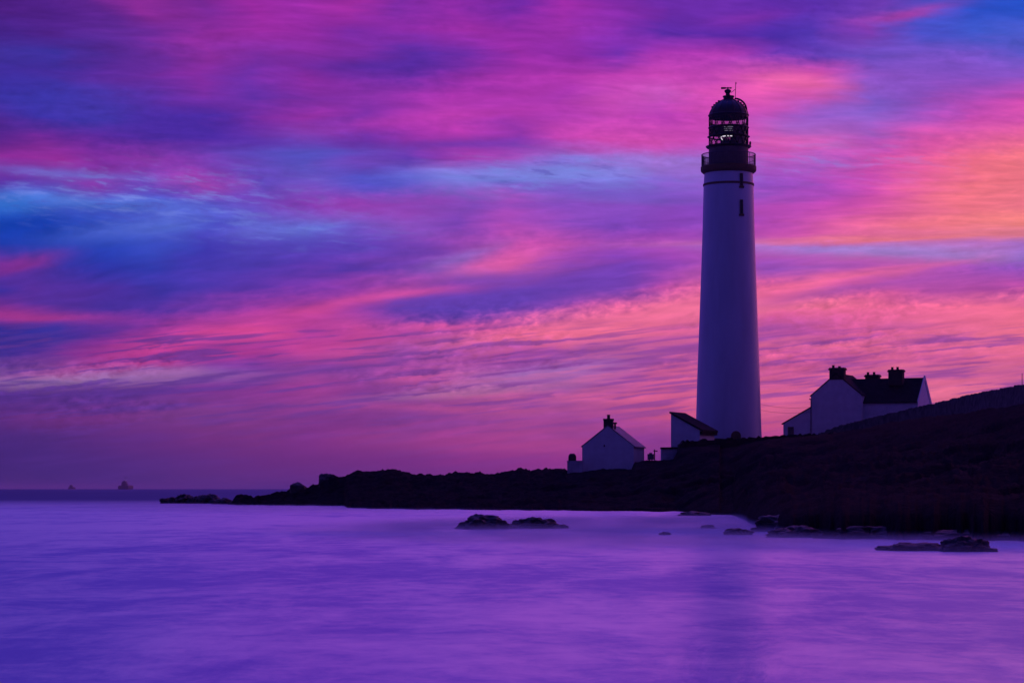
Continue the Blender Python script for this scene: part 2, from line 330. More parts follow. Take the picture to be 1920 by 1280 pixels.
M['seaweed'] = mat('weedy_rock', (.035,.032,.034), .7, .4, 2.2, .05, spec=.35)
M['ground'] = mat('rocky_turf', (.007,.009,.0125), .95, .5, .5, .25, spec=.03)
M['ship'] = mat('ship_hull_paint', (.016,.02,.06), .6, .1, .05)
M['shipw'] = mat('ship_pale_paint', (.30,.28,.34), .6, .1, .05)
def glass():
    m = bpy.data.materials.new('lantern_glass'); m.use_nodes = True; T = NT(m.node_tree); T.n.clear()
    o = T.new('ShaderNodeOutputMaterial'); tr = T.new('ShaderNodeBsdfTransparent'); gl = T.new('ShaderNodeBsdfGlossy')
    tr.inputs[0].default_value = (.72,.72,.74,1); gl.inputs['Roughness'].default_value = .05
    mx = T.new('ShaderNodeMixShader'); mx.inputs[0].default_value = .06
    T.l.new(tr.outputs[0], mx.inputs[1]); T.l.new(gl.outputs[0], mx.inputs[2]); T.l.new(mx.outputs[0], o.inputs[0]); return m
M['glass'] = glass()
def emit(name, c, s):
    m = bpy.data.materials.new(name); m.use_nodes = True; b = m.node_tree.nodes['Principled BSDF']
    b.inputs['Base Color'].default_value = (.5,.5,.5,1); b.inputs['Emission Color'].default_value = c; b.inputs['Emission Strength'].default_value = s; return m
M['lamp'] = emit('lit_lamp', (1,.9,1,1), 1.1)
M['prism'] = emit('lit_prism', (.9,.75,1,1), .35)
M['shiplight'] = emit('ship_light', (.8,.65,1,1), .6)

# ------------------------------------------------------------------ sea
def water_mat():
    m = bpy.data.materials.new('long_swell_sea'); m.use_nodes = True; T = NT(m.node_tree); T.n.clear()
    o = T.new('ShaderNodeOutputMaterial'); co = T.new('ShaderNodeTexCoord').outputs['Object']
    sp = T.new('ShaderNodeSeparateXYZ'); T.l.new(co, sp.inputs[0]); X, Y, Z = sp.outputs
    # surf inshore of the reef, open sea beyond
    nz = T.noise(T.xyz(T.math('MULTIPLY', X, .05), T.math('MULTIPLY', Y, .012), 0.), 1., 4, .6)
    yy = T.math('ADD', Y, T.math('MULTIPLY', nz, 40.))
    surf = T.rng(yy, 190., 430., 1., 0., True)
    s1 = T.noise(T.xyz(T.math('MULTIPLY', X, .40), T.math('MULTIPLY', Y, .13), 2.), 1., 6, .66, .5)
    s2 = T.noise(T.xyz(T.math('MULTIPLY', X, 1.3), T.math('MULTIPLY', Y, .8), 5.), 1., 6, .72, .4)
    s0 = T.noise(T.xyz(T.math('MULTIPLY', X, .035), T.math('MULTIPLY', Y, .03), 9.), 1., 3, .5, .4)
    foam = T.math('ADD', T.math('ADD', T.math('MULTIPLY', s1, .42), T.math('MULTIPLY', s2, .26)), T.math('MULTIPLY', s0, .32))
    foam = T.math('ADD', foam, T.math('MULTIPLY', T.rng(Y, 22., 110., -.7, .9), .075))
    foam = T.rng(foam, .40, .60, 0., 1., True)
    def pool(cx, cy, rx, ry):
        q = T.math('ADD', T.math('POWER', T.math('ABSOLUTE', T.math('DIVIDE', T.math('SUBTRACT', X, cx), rx)), 2.), T.math('POWER', T.math('ABSOLUTE', T.math('DIVIDE', T.math('SUBTRACT', Y, cy), ry)), 2.))
        return T.math('EXPONENT', T.math('MULTIPLY', q, -1.))
    clear = T.math('ADD', pool(7., 97., 4.5, 11.), T.math('ADD', pool(16., 73., 9., 7.), T.math('MULTIPLY', pool(-5., 92., 5., 6.), .5)), clamp=True)
    dcol = T.mix(foam, (.25,.40,.78,1), (.78,.98,1,1))
    dcol = T.mix(T.math('MULTIPLY', clear, .8), dcol, (.45,.78,1,1))
    dif = T.new('ShaderNodeBsdfDiffuse'); T.l.new(dcol, dif.inputs[0])
    bp = T.new('ShaderNodeBump'); bp.inputs['Strength'].default_value = .3; bp.inputs['Distance'].default_value = .10
    h = T.math('ADD', s1, T.math('MULTIPLY', s2, .35)); T.l.new(h, bp.inputs['Height'])
    gl = T.new('ShaderNodeBsdfGlossy'); gl.inputs['Roughness'].default_value = .25; T.l.new(bp.outputs[0], gl.inputs['Normal'])
    T.l.new(T.mix(foam, (.55,.56,.84,1), (1,.97,1,1)), gl.inputs['Color'])
    mx = T.new('ShaderNodeMixShader'); T.l.new(T.math('MULTIPLY', T.rng(foam, 0., 1., .63, .66), T.math('MULTIPLY_ADD', clear, -.8, 1.)), mx.inputs[0])
    T.l.new(dif.outputs[0], mx.inputs[1]); T.l.new(gl.outputs[0], mx.inputs[2])
    # open sea: choppy, dark
    w1 = T.noise(T.xyz(T.math('MULTIPLY', X, .02), T.math('MULTIPLY', Y, .004), 0.), 1., 5, .6)
    d2 = T.new('ShaderNodeBsdfDiffuse'); d2.inputs[0].default_value = (.05,.06,.12,1)
    g2 = T.new('ShaderNodeBsdfGlossy'); g2.inputs['Roughness'].default_value = .45
    T.l.new(T.mix(w1, (.13,.16,.24,1), (.26,.28,.38,1)), g2.inputs['Color'])
    m2 = T.new('ShaderNodeMixShader'); m2.inputs[0].default_value = .7; T.l.new(d2.outputs[0], m2.inputs[1]); T.l.new(g2.outputs[0], m2.inputs[2])
    mm = T.new('ShaderNodeMixShader'); T.l.new(surf, mm.inputs[0]); T.l.new(m2.outputs[0], mm.inputs[1]); T.l.new(mx.outputs[0], mm.inputs[2])
    T.l.new(mm.outputs[0], o.inputs[0]); return m
M['water'] = water_mat()
b = MB(); b.poly([(-30000,-2000,0),(30000,-2000,0),(30000,60000,0),(-30000,60000,0)], [(0,1,2,3)])
tag(b.build('sea', M['water']), kind='structure')

# ------------------------------------------------------------------ headland
def interp(tab, x):
    if x <= tab[0][0]: return tab[0][1:]
    for a, c in zip(tab, tab[1:]):
        if x <= c[0]:
            t = (x-a[0])/(c[0]-a[0]); return tuple(p+(q-p)*t for p, q in zip(a[1:], c[1:]))
    return tab[-1][1:]
RIDGE = [(405,945,262),(425,936,262),(440,930,262),(455,928,262),(470,931,262),(495,932,262),(515,927,262),(530,925,262),(545,921,262),(560,916,262),(580,914,262),(597,908,261),(603,893,260),(628,892,259),(637,898,259),(650,893,258),(668,884,258),(690,887,257),(708,884,257),(720,882,256),(740,882,256),(756,886,255),(770,891,255),(800,890,254),(830,892,253),(850,890,252),(880,887,251),(900,886,250),(912,891,249),(930,890,248),(950,885,247),(963,884,246),(974,880,246),(992,882,245),(1020,881,244),(1045,880,243),(1062,881,242),(1085,884,238),(1100,884,236),(1130,880,236),(1160,880,235),(1184,880,234),(1189,868,233),(1196,866,233),(1205,863,233),(1240,862,233),(1262,861,233),(1274,838,233),(1330,834,233),(1460,828,233),(1560,820,232),(1650,805,222),(1750,790,212),(1920,768,190),(2060,748,175),(2300,738,164),(2700,750,160),(3400,790,160)]
SHORE = [(405,946),(430,946),(645,947.5),(652,952),(760,954),(1000,956),(1270,958.5),(1330,964),(1375,966),(1400,976),(1430,990),(1480,1002),(1560,1007),(1700,1009),(1920,1012),(2400,1012),(3400,1012)]
def fbm(p, o=5): return noise.fractal(p, 0.9, 2.1, o)
def craggy(x, y, s):
    q = Vector((x/s, y/s, 3.3)); q += Vector((noise.noise(q*1.7), noise.noise(q*1.7+Vector((5,5,5))), 0))*.35
    dist, pts = noise.voronoi(q)
    h = noise.cell(pts[0]*7.13)
    return h, min(1, (dist[1]-dist[0])*5)
def headland():
    bm = bmesh.new(); cols = []
    pxs = []; x = 405.
    while x < 3400: pxs.append(x); x += 2.2 if x < 2000 else 9
    NT_, NB = 120, 22
    def vert(px, t, back):
        py, dr = interp(RIDGE, px)
        sy = interp(SHORE, px)[0]; ds = HC*F/(sy-916)
        if not back: ds *= 1+.035*fbm(Vector((px/38, 2.2, 0)), 4)*(1-t)**6
        hr = zat(py, dr)
        if not back:
            hs = sum(zat(interp(RIDGE, px+o_)[0], dr) for o_ in (-60,-45,-30,-15,0,15,30,45,60))/9
            k_ = min(1, max(0, (t-.72)/.26)); k_ = k_*k_*(3-2*k_); hr = hs+(hr-hs)*k_
        taper = min(1, (px-405)/40)
        if not back:
            D = ds-2.5+(dr-ds+2.5)*t
            # long low rock platform, then the bank
            k = .30 if px > 1350 else .42
            e = 1.25 if px > 1350 else .95
            f = (t**e)*.75+.25*(1/(1+math.exp(-(t-.82)*22)))
            f /= (.75+.25*(1/(1+math.exp(-.18*22))))
            if px > 1350: f = f*.93+.012*min(1, (px-1350)/150)+min(1, (px-1350)/90)*.07*(1-math.exp(-t*34))*1.6
            if px > 1370: f += .50/max(hr, .5)*min(1, (px-1370)/170)**1.2*(1-math.exp(-t*70))*math.exp(-t*2.5)
            e_ = .014 if px > 1400 else .05
            h = -.9*(1-min(1, t/e_))+hr*f if t < e_ else hr*f
            X = (px-960)/F*D
            a, e2 = craggy(X, D*.8, 4.0); b2, e3 = craggy(X+50, D, 1.3)
            env = math.sin(math.pi*min(1, t*1.0))**.6 if t < .5 else max(.16, 1-((t-.5)/.5)**1.6)
            amp = min(1., .25+hr*.10)*env*(.15+.85*min(1, t/.12))
            h += amp*((a-.2)*.7*e2+(b2-.4)*.25*e3+.5*fbm(Vector((X*.25, D*.2, 1))))
            jg = .09 if px > 1062 else .20
            h += jg*fbm(Vector((X*.9, D*.9, 4)))+jg*.7*(noise.ridged_multi_fractal(Vector((X*1.3, D*1.3, 9)), .8, 2.1, 4, 1, 2)-.9)
            if px < 1062: h += .22*max(0, t-.5)*2*(noise.ridged_multi_fractal(Vector((X*.8, D*.5, 19)), .7, 2.3, 5, 1, 2)-1.0)
            g = math.exp(-((px-1504)/28)**4-((D-134)/19)**4); h = h*(1-g)+.93*g
        else:
            D = dr+70*t*(min(1, .2+(px-405)/500))
            if px < 1060: h = hr*(1-t)**1.4-1.2*t
            else:
                pl = max(hr, 7.3) if px > 1270 else hr
                h = hr+(pl-hr)*min(1, t*4) if px > 1270 else hr*(1-.3*t)
                if t > .75: h -= (t-.75)*4*(h+1.5)
            X = (px-960)/F*D
            h += .10*fbm(Vector((X*.4, D*.4, 2)))*min(1, t*6)
        h = h*taper-(1-taper)*1.0
        return bm.verts.new((X, D, h))
    for px in pxs:
        c = [vert(px, (k/NT_)**1.0, False) for k in range(NT_+1)]+[vert(px, k/NB, True) for k in range(1, NB+1)]
        cols.append(c)
    for A, B in zip(cols, cols[1:]):
        for k in range(len(A)-1): bm.faces.new((A[k], B[k], B[k+1], A[k+1]))
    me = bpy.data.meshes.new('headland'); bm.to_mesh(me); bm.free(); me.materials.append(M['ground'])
    for f in me.polygons: f.use_smooth = True
    o = bpy.data.objects.new('headland', me); col.objects.link(o); tag(o, kind='structure')
headland()

# ------------------------------------------------------------------ rocks
def rock(px, py_top, py_water, w_px, label, D=None, group=None, seed=0, depth=1.0, lean=0., name='rock', peak=0., sub=5, ang=1.0, m='rock', base_z=0.0, cat='rock', boxy=0.):
    D = D or HC*F/(py_water-916)
    w = w_px/F*D/2; h = zat(py_top, D)-base_z
    bm = bmesh.new(); bmesh.ops.create_icosphere(bm, subdivisions=sub, radius=1)
    s = Vector((seed*3.7, seed*1.3, seed*.7))
    for v in bm.verts:
        p = v.co.copy(); q = p*1.25+s
        if boxy: p = p.lerp(p/max(abs(p.x), abs(p.y), abs(p.z)), boxy)
        dd, pts = noise.voronoi(q*1.4)
        cell = noise.cell(pts[0]*5.1)
        r = 1+.22*ang*(cell-.5)*min(1, (dd[1]-dd[0])*6)+.25*(.3+.7*ang)*fbm(q*1.1, 3)+.10*ang*noise.ridged_multi_fractal(q*3, .8, 2.1, 4, 1, 2)-.1
        v.co = p*r
    zmax = max(v.co.z for v in bm.verts); xmax = max(abs(v.co.x) for v in bm.verts)
    for v in bm.verts:
        x, y, z = v.co.x/xmax, v.co.y, v.co.z/zmax
        x += lean*max(0, z)
        v.co = Vector((x*w, y*w*depth, z*h if z > 0 else z*max(.5, h*.6)))
    me = bpy.data.meshes.new(name); bm.to_mesh(me); bm.free(); me.materials.append(M[m])
    for f in me.polygons: f.use_smooth = True
    o = bpy.data.objects.new(name, me); col.objects.link(o); o.location = ((px-960)/F*D, D, base_z)
    return tag(o, label, cat, group)
G1 = 'rocks of the reef trailing off the point'
rock(322, 931, 943, 46, 'small flat reef rock at the far left tip of the point', group=G1, seed=1, D=284)
rock(345, 925, 943, 50, 'low reef rock between the flat tip rock and the humped rock', group=G1, seed=2, D=284)
rock(390, 924, 944, 52, 'humped dark reef rock nearest the mainland of the point', group=G1, seed=3, D=280)
rock(368, 929, 943, 44, 'lowest dark reef rock, in the dip between two higher rocks', group=G1, seed=9, D=281)
rock(420, 932, 945, 50, 'low reef rock joining the reef to the headland', group=G1, seed=10, D=270)
rock(562, 903, 930, 37, 'tall boulder leaning on the low rocky point, left of the square block', D=261, seed=4, base_z=.9, cat='boulder', name='boulder', boxy=.35, lean=-.25, ang=.25)
rock(614, 886, 917, 38, 'square topped block of rock at the step in the headland skyline', D=259, seed=5, base_z=1.0, cat='boulder', name='boulder', boxy=.6, ang=.35)
rock(908, 962, 991, 116, 'larger left hump of the rock pair standing in the misty sea', seed=11, depth=.8)
rock(1004, 968, 990, 104, 'right hump of the rock pair standing in the misty sea', seed=12, depth=.8)
rock(1052, 982, 990, 34, 'little rock at the right end of the mid sea rock pair', seed=13)
rock(958, 981, 990, 70, 'low saddle rock between the two humps in the misty sea', seed=18)
rock(1327, 983, 990, 34, 'small lone rock in the blue inlet between sea rocks and shore', seed=14)
rock(1248, 996, 1002, 26, 'faint almost drowned rock in the blue water left of the shore ledge', seed=15)
rock(1300, 957, 966, 70, 'thin ledge of rock at the edge of the far shore by the inlet', seed=16, depth=1.5)
rock(1385, 989, 1002, 62, 'low rock at the left foot of the shore platform', seed=17)
rock(1480, 958, 1000, 170, 'broad rounded shore rock behind the inlet, right of the low rock', D=97, seed=21, depth=1.2)
rock(1492, 984, 1006, 140, 'ragged front rock of the shore platform with pale wet streaks', seed=22)
rock(1620, 985, 1009, 190, 'long low rock along the waterline under the stone wall', seed=23, depth=.6)
rock(1716, 1016, 1031, 150, 'flat rock slab barely above the misty water at right', seed=24, depth=.7)
rock(1812, 1003, 1033, 116, 'peaked dark rock in the water at the far right', seed=25, depth=.8)
rock(1835, 990, 1011, 260, 'wide low rock platform at the right edge of the shore', seed=26, depth=.5)

# ------------------------------------------------------------------ lighthouse
TX, TD = 1366.0, 254.0
K = TD/F
def tz(py): return HC+(916-py)*K
base = P(TX, 0, TD); zb = tz(836)
L = empty('lighthouse', (base.x, base.y, zb), 0, 'tall white tapering lighthouse tower with dark domed lantern, lamp lit', 'lighthouse')
def Z(py): return tz(py)-zb
def r_(p): return p*K
prof = [(62.8, 836), (61.3, 805), (58.4, 705), (54.4, 600), (50.2, 480), (48.6, 430), (46.6, 346)]
MB().lathe([(r_(a), Z(y)) for a, y in prof]+[(r_(45.4), Z(330)), (r_(45.2), Z(324))], 96).build('tower_shaft', M['tower'], L, True, 40)
MB().lathe([(r_(46.2), Z(349.5)), (r_(47.8), Z(349)), (r_(47.8), Z(345.5)), (r_(46.0), Z(345))], 96, closed=True).build('string_course', M['buff'], L, True, 40)
MB().lathe([(r_(44), Z(326)), (r_(46.5), Z(326)), (r_(49), Z(324)), (r_(51), Z(322.5)), (r_(52), Z(320)), (r_(52), Z(313.5)), (r_(50.8), Z(312.6)), (r_(20), Z(312.6)), (r_(20), Z(326))], 96, closed=True).build('gallery', M['buff'], L, True, 35)
rl = MB()
zt, zm, zl = Z(290.5), Z(300), Z(311.2)
for zz, rr in ((zt, .045), (zm, .025), (zl, .03)):
    rl.lathe([(r_(50.3)+rr*math.cos(a), zz+rr*math.sin(a)) for a in (0, R(90), R(180), R(270))], 96, closed=True)
rail = rl.build('railing', M['iron'], L)
pb = MB()
for k in range(96):
    a = 2*math.pi*k/96; x, y = r_(50.3)*math.sin(a), -r_(50.3)*math.cos(a)
    w = .04 if k % 12 == 0 else .02
    pb.tube([(x, y, Z(312.6)), (x, y, zt)], w, 4)
pb.build('balusters', M['iron'], rail)
MB().lathe([(r_(37), Z(312.6)), (r_(37), Z(278)), (r_(38.5), Z(276.5)), (r_(36), Z(275)), (r_(36), Z(273)), (r_(30), Z(273)), (r_(30), Z(312.6))], 64, closed=True).build('lantern_base', M['murette'], L, True, 35)
MB().lathe([(r_(36.5), Z(278.5)), (r_(41), Z(277.5)), (r_(42.8), Z(275.5)), (r_(42.6), Z(274.6)), (r_(36.5), Z(274.2))], 64, closed=True).build('lower_walkway', M['dark'], L, True, 30)
MB().lathe([(r_(36), Z(258.8)), (r_(38.8), Z(258)), (r_(40), Z(257)), (r_(38.8), Z(256.2)), (r_(36), Z(255.8))], 64, closed=True).build('lantern_ring', M['dark'], L, True, 30)
MB().lathe([(r_(36), Z(241.5)), (r_(37.6), Z(241)), (r_(38.4), Z(240)), (r_(37.6), Z(238.8)), (r_(36), Z(238))], 64, closed=True).build('lantern_ring', M['dark'], L, True, 30)
# glazing bars: slanting lattice in three tiers
def lattice(y0, y1, n, name, a0=0, a1=2*math.pi, rad=36.3):
    g = MB(); rr = r_(rad)
    for k in range(n):
        for s in (0, 1):
            t0 = (k+s)/n; t1 = (k+.5)/n
            p = []
            for j in range(3):
                t = a0+(a1-a0)*(t0+(t1-t0)*j/2); zz = Z(y0)+(Z(y1)-Z(y0))*j/2
                p.append((rr*math.sin(t), -rr*math.cos(t), zz))
            g.tube(p, .05, 4)
    return g.build(name, M['dark'], L)
lattice(238, 217, 16, 'glazing_bars'); lattice(256, 241, 16, 'glazing_bars'); lattice(274, 259, 16, 'glazing_bars')
MB().lathe([(r_(35.6), Z(274)), (r_(35.6), Z(217))], 48).build('glazing', M['glass'], L, True)
# blanked panes on the landward side
bl = MB(); bl.lathe([(r_(34.6), Z(252.5)), (r_(34.6), Z(229.5)), (r_(34.2), Z(229.5)), (r_(34.2), Z(252.5))], 32, a0=R(92), a1=R(268), closed=True)
bl.lathe([(r_(34.6), Z(274)), (r_(34.6), Z(252.5)), (r_(34.2), Z(252.5)), (r_(34.2), Z(274))], 24, a0=R(20), a1=R(166), closed=True)
bl.build('blanking_panel', M['dark'], L, True, 30)
# lens with its lit prisms
ln = MB(); ln.lathe([(r_(8), Z(280)), (r_(8), Z(269)), (r_(15), Z(268)), (r_(15), Z(265)), (r_(6), Z(264)), (r_(6), Z(280))], 32, closed=True)
lens = ln.build('lens_pedestal', M['dark'], L, True, 30)
fr = MB()
for k in range(8):
    a = 2*math.pi*(k+.5)/8; rr = r_(15)
    fr.tube([(rr*math.sin(a), -rr*math.cos(a), Z(266)), (rr*math.sin(a), -rr*math.cos(a), Z(244)), (rr*.6*math.sin(a), -rr*.6*math.cos(a), Z(235.5))], .05, 4)
for y in (262, 257, 250, 246, 242):
    fr.lathe([(r_(15.2), Z(y+.7)), (r_(15.2), Z(y-.7)), (r_(14.2), Z(y-.7)), (r_(14.2), Z(y+.7))], 32, closed=True)
fr.build('lens_frame', M['dark'], L)
for y, rr, half in ((244.5, 13, 30), (240.6, 12, 34), (237.0, 11, 36)):
    MB().lathe([(r_(rr+4.5), Z(y+3.2)), (r_(rr+4.5), Z(y+2.5)), (r_(rr+4.2), Z(y+2.85))], 16, a0=R(-half-2), a1=R(half-8), closed=True).build('lens_prism', M['prism'], L)
MB().lathe([(r_(16), Z(258.4)), (r_(16), Z(256.4)), (r_(15.5), Z(257.4))], 16, a0=R(-50), a1=R(-4), closed=True).build('lamp', M['lamp'], L)
MB().lathe([(r_(16), Z(258.3)), (r_(16), Z(256.5)), (r_(15.5), Z(257.4))], 10, a0=R(4), a1=R(20), closed=True).build('lamp', M['lamp'], L)
bb = MB(); bb.tube([(r_(-14.4), -r_(9), Z(257.5)), (r_(-14.8), -r_(9), Z(260.5)), (r_(-12.2), -r_(9), Z(264))], .05, 5); bb.build('lamp', M['lamp'], L)
# dome
dp = [(38.2, 217.6), (38.4, 216.4), (36.6, 215), (35.9, 212.5), (34.6, 209), (33, 206), (31, 203), (28.6, 200), (25.6, 197), (22.2, 194.2), (18.4, 191.6), (14.6, 189.4), (10.6, 187.4)]
dome = MB().lathe([(r_(34), Z(221.6)), (r_(36.5), Z(221.6)), (r_(36.6), Z(218.2))]+[(r_(a), Z(y)) for a, y in dp], 64).build('dome', M['dark'], L, True, 35)
ribs = MB()
for k in range(16):
    a = 2*math.pi*(k+.5)/16
    pts = [(r_(r+.3)*math.sin(a), -r_(r+.3)*math.cos(a), Z(y)+.01) for r, y in dp[2:]]
    ribs.tube(pts, .028, 4)
ribs.build('dome_ribs', M['dark'], dome)
for side in (-1, 1):
    for k, (r, y) in enumerate(((18, 191.6), (22.5, 195), (26.5, 198.7), (30, 202.5))):
        x = side*r_(r); st = MB(); st.box(x-.12, x+.12, -.15, .15, Z(y)+.02, Z(y)+.17); st.build('step', M['dark'], dome)
MB().lathe([(r_(10.4), Z(188)), (r_(9.6), Z(186)), (r_(9.8), Z(183)), (r_(11), Z(181.8)), (r_(10.8), Z(180.4)), (r_(7), Z(179.8)), (r_(4), Z(178.8)), (.01, Z(178.6))], 32).build('vent_collar', M['dark'], L, True, 35)
MB().lathe([(r_(4), Z(180)), (r_(3.6), Z(178.5)), (r_(4.4), Z(177.3)), (r_(3.4), Z(176.2)), (r_(4.6), Z(174.6)), (r_(6.4), Z(172)), (r_(6.2), Z(169.6)), (r_(3.6), Z(168)), (r_(1), Z(167)), (.01, Z(166.6))], 24, c=(-r_(1.4), 0)).build('vent_ball', M['dark'], L, True, 35)
vx = -r_(1.2); v = MB()
v.tube([(vx, 0, Z(168)), (vx, 0, Z(164))], .05, 6); v.ball((vx, 0, Z(165.2)), .10, 6)
v.tube([(vx-r_(5), 0, Z(165.4)), (vx+r_(7), 0, Z(165.4))], .07, 6)
v.prism([(vx-r_(12.8), Z(163.8)), (vx-r_(4.6), Z(163.8)), (vx-r_(2.6), Z(165.4)), (vx-r_(4.6), Z(167.2)), (vx-r_(12.8), Z(167.4))], -.03, .03)
v.prism([(vx+r_(4.2), Z(163.6)), (vx+r_(8.2), Z(165.4)), (vx+r_(4.2), Z(167.2))], -.03, .03)
v.build('weather_vane', M['dark'], L)
ax = r_(12.8); a = MB()
a.tube([(ax, 0, Z(186)), (ax+.04, 0, Z(154))], .035, 5)
a.tube([(ax, 0, Z(167.5)), (ax-r_(5), 0, Z(171.6)), (ax-r_(8), 0, Z(174))], .03, 5)
a.tube([(ax+.03, 0, Z(158.6)), (ax+r_(2.4), 0, Z(155.2))], .03, 5); a.ball((ax+r_(.9), 0, Z(157.8)), .06, 6)
a.build('aerial', M['iron'], L)
ld = MB(); pts = []
for k in range(13):
    t = R(90)*k/12
    pts.append((r_(11.5)+r_(22.5)*math.sin(t), 0, Z(185)+(-(1-math.cos(t)))*(Z(185)-Z(208))))
for yy in (-.22, .22): ld.tube([(p[0]+0, yy, p[2]) for p in pts]+[(r_(33.6), yy, Z(216))], .065, 5)
for p in pts[2::2]: ld.tube([(p[0], -.22, p[2]), (p[0], .22, p[2])], .02, 4)
ld.build('dome_ladder', M['iron'], L)
fl = MB(); fl.tube([(r_(40.5), 0, Z(275)), (r_(40.5), 0, Z(272))], .06, 6); fl.lathe([(r_(1.2), Z(272.4)), (r_(1.9), Z(271)), (r_(1.9), Z(267)), (r_(1.0), Z(265.5)), (.01, Z(265))], 12, c=(r_(40.6), 0)); fl.build('fog_lamp', M['dark'], L, True, 40)
# slit windows
for y0, y1 in ((330.5, 358), (380, 410)):
    x0, x1 = 15.3, 24.5
    xs = (x0+x1)/2*K
    rad = r_(46.8 if y0 < 350 else 48.4)
    yy = -math.sqrt(rad**2-xs**2)
    f = MB()
    f.prism([(r_(15.3), Z(y1)), (r_(24.7), Z(y1)), (r_(24.7), Z(y1-3)), (r_(23), Z(y1-4)), (r_(22.6), Z(y0)), (r_(17.2), Z(y0)), (r_(17.0), Z(y1-4)), (r_(15.3), Z(y1-3))], yy-.14, yy+.5)
    wo = f.build('slit_window', M['buff'], L)
    MB().box(r_(18.0), r_(21.8), yy-.146, yy+.4, Z(y1-4.5), Z(y0+1.3)).build('pane', M['pane'], wo)
# rounded porch hood at the foot
hd = MB(); pr = [(r_(9)*math.cos(R(180)*k/10)+r_(7.8), Z(818)+r_(9)*math.sin(R(180)*k/10)) for k in range(11)]
hd.prism([(r_(17.8), Z(836))]+pr+[(r_(-2.2), Z(836))], -r_(64), -r_(50)); hd.build('porch', M['buff'], L)

# ------------------------------------------------------------------ mono-pitch outhouse in front of the tower
def oriented(name, px, py, D, psi, label, cat):
    p = P(px, py, D); az = math.degrees(math.atan2(p.x, p.y))
    return empty(name, p, -R(psi+az), label, cat)
D0 = 240.; k0 = D0/F
S = oriented('outhouse', 1258, 842, D0, 20, 'white lean-to outhouse with dark sloping roof against the lighthouse foot', 'outhouse')
w = 54*k0/math.cos(R(20)); dp_ = 4.6
hL, hR = 66*k0, 35*k0
MB().prism([(0,-1), (w,-1), (w,hR), (0,hL)], 0, dp_).build('wall', M['render'], S)
sl = (hR-hL)/w
rf = MB(); x0, x1 = -.12, w+.35
rf.prism([(x0, hL+sl*x0+.02), (x1, hL+sl*x1+.02), (x1, hL+sl*x1+.26), (x0, hL+sl*x0+.20)], -.15, dp_+.15); roof = rf.build('roof', M['slate'], S)
MB().box(w+.02, w+.30, -.10, dp_+.1, hR-.42, hR-.12).build('eaves_board', M['slate'], S)

# ------------------------------------------------------------------ small cottage
D0 = 238.; k0 = D0/F
S = oriented('cottage', 1091.5, 887, D0, 12, 'small white gabled cottage with one dark chimney on the shore bank', 'cottage')
w = 96*k0/math.cos(R(12)); dpt = 6.0; he = 50.5*k0; ha = 88*k0
MB().prism([(0,-1.2), (w,-1.2), (w,he), (w/2,ha), (0,he)], 0, dpt).build('wall', M['render'], S)
t = .10
rr_ = MB()
sl = (ha-he)/(w/2)
rr_.prism([(w+.18, he-.18*sl+.01), (w+.18, he-.18*sl+.01+t), (w/2, ha+t+.03), (-.12, he-.12*sl+t), (-.12, he-.12*sl+.01), (w/2, ha+.01)], -.05, dpt+.1)
rr_.build('roof', M['slatelight'], S)
ch = MB(); cx = w/2
ch.box(cx-.46, cx+.46, .02, .75, ha-.55, ha+.75); ch.box(cx-.50, cx+.50, -.03, .80, ha+.62, ha+.78)
c = ch.build('chimney', M['chim'], S)
MB().lathe([(.17, ha+.78), (.15, ha+1.13), (.19, ha+1.15), (.19, ha+1.2), (.11, ha+1.2), (.11, ha+.78)], 12, c=(cx, .4), closed=True).build('chimney_pot', M['chim'], c)
MB().lathe([(.10, ha-.3), (.10, ha+.22), (.22, ha+.24), (.22, ha+.38), (.01, ha+.42)], 12, c=(cx+.66, .5)).build('flue', M['chim'], S)
MB().box(w*.42, w*.42+.14, -.02, .05, he-.05, he+.15).build('vent', M['pane'], S)

# low wall left of the cottage with the dome-topped bin
D0 = 237.; k0 = D0/F
S = oriented('garden_wall', 1063.5, 887, D0, 10, 'short pale wall joining the left side of the small cottage', 'wall')
MB().box(0, 1.62, 0, .45, -.8, 22.5*k0).build('wall_body', M['render2'], S); MB().box(-.05, 1.60, -.05, .5, 22.5*k0+.002, 22.5*k0+.07).build('coping', M['render2'], S)
S = oriented('bin', 1073, 864, D0+.25, 0, 'dark dome topped slatted bin standing on the short pale wall', 'bin')
z0 = -.0
bo = MB().lathe([(.37, .03), (.38, .05), (.38, .38), (.36, .52), (.29, .66), (.17, .76), (.01, .79)], 24).build('bin_body', M['wood'], S, True, 40)
bs = MB()
for k in range(12):
    a = 2*math.pi*k/12
    bs.tube([((r+.01)*math.sin(a), -(r+.01)*math.cos(a), z) for r, z in ((.38, .04), (.385, .38), (.365, .52), (.295, .66), (.17, .765))], .02, 4)
bs.build('ribs', M['dark'], S)

# information board and fingerpost between the cottage and the tower wall
D0 = 232.; k0 = D0/F
S = oriented('notice_board', 1220, 863.5, D0, 5, 'square notice board on short legs beside the fingerpost', 'notice board')
MB().box(-6*k0, 6*k0, -.04, .04, 2*k0, 12.8*k0).build('board', M['board'], S)
MB().box(-2.7*k0, 2.7*k0, -.05, .05, 12.85*k0, 15*k0).build('header', M['board'], S)
for x in (-2.2*k0, 2.2*k0): MB().box(x-.06, x+.06, .045, .13, -.4, 12*k0).build('leg', M['wood'], S)
S = oriented('fingerpost', 1227.3, 863, D0-.3, 0, 'slim wooden fingerpost with two short arms beside the notice board', 'signpost')
MB().tube([(0,0,-.4), (0,0,20*k0), (0,0,21*k0)], [.055,.055,.02], 8).build('post', M['wood'], S)
MB().prism([(.06, 17*k0), (.06, 19*k0), (5.6*k0, 18.4*k0), (5.6*k0, 16.4*k0)], -.03, .03).build('arm', M['wood'], S)
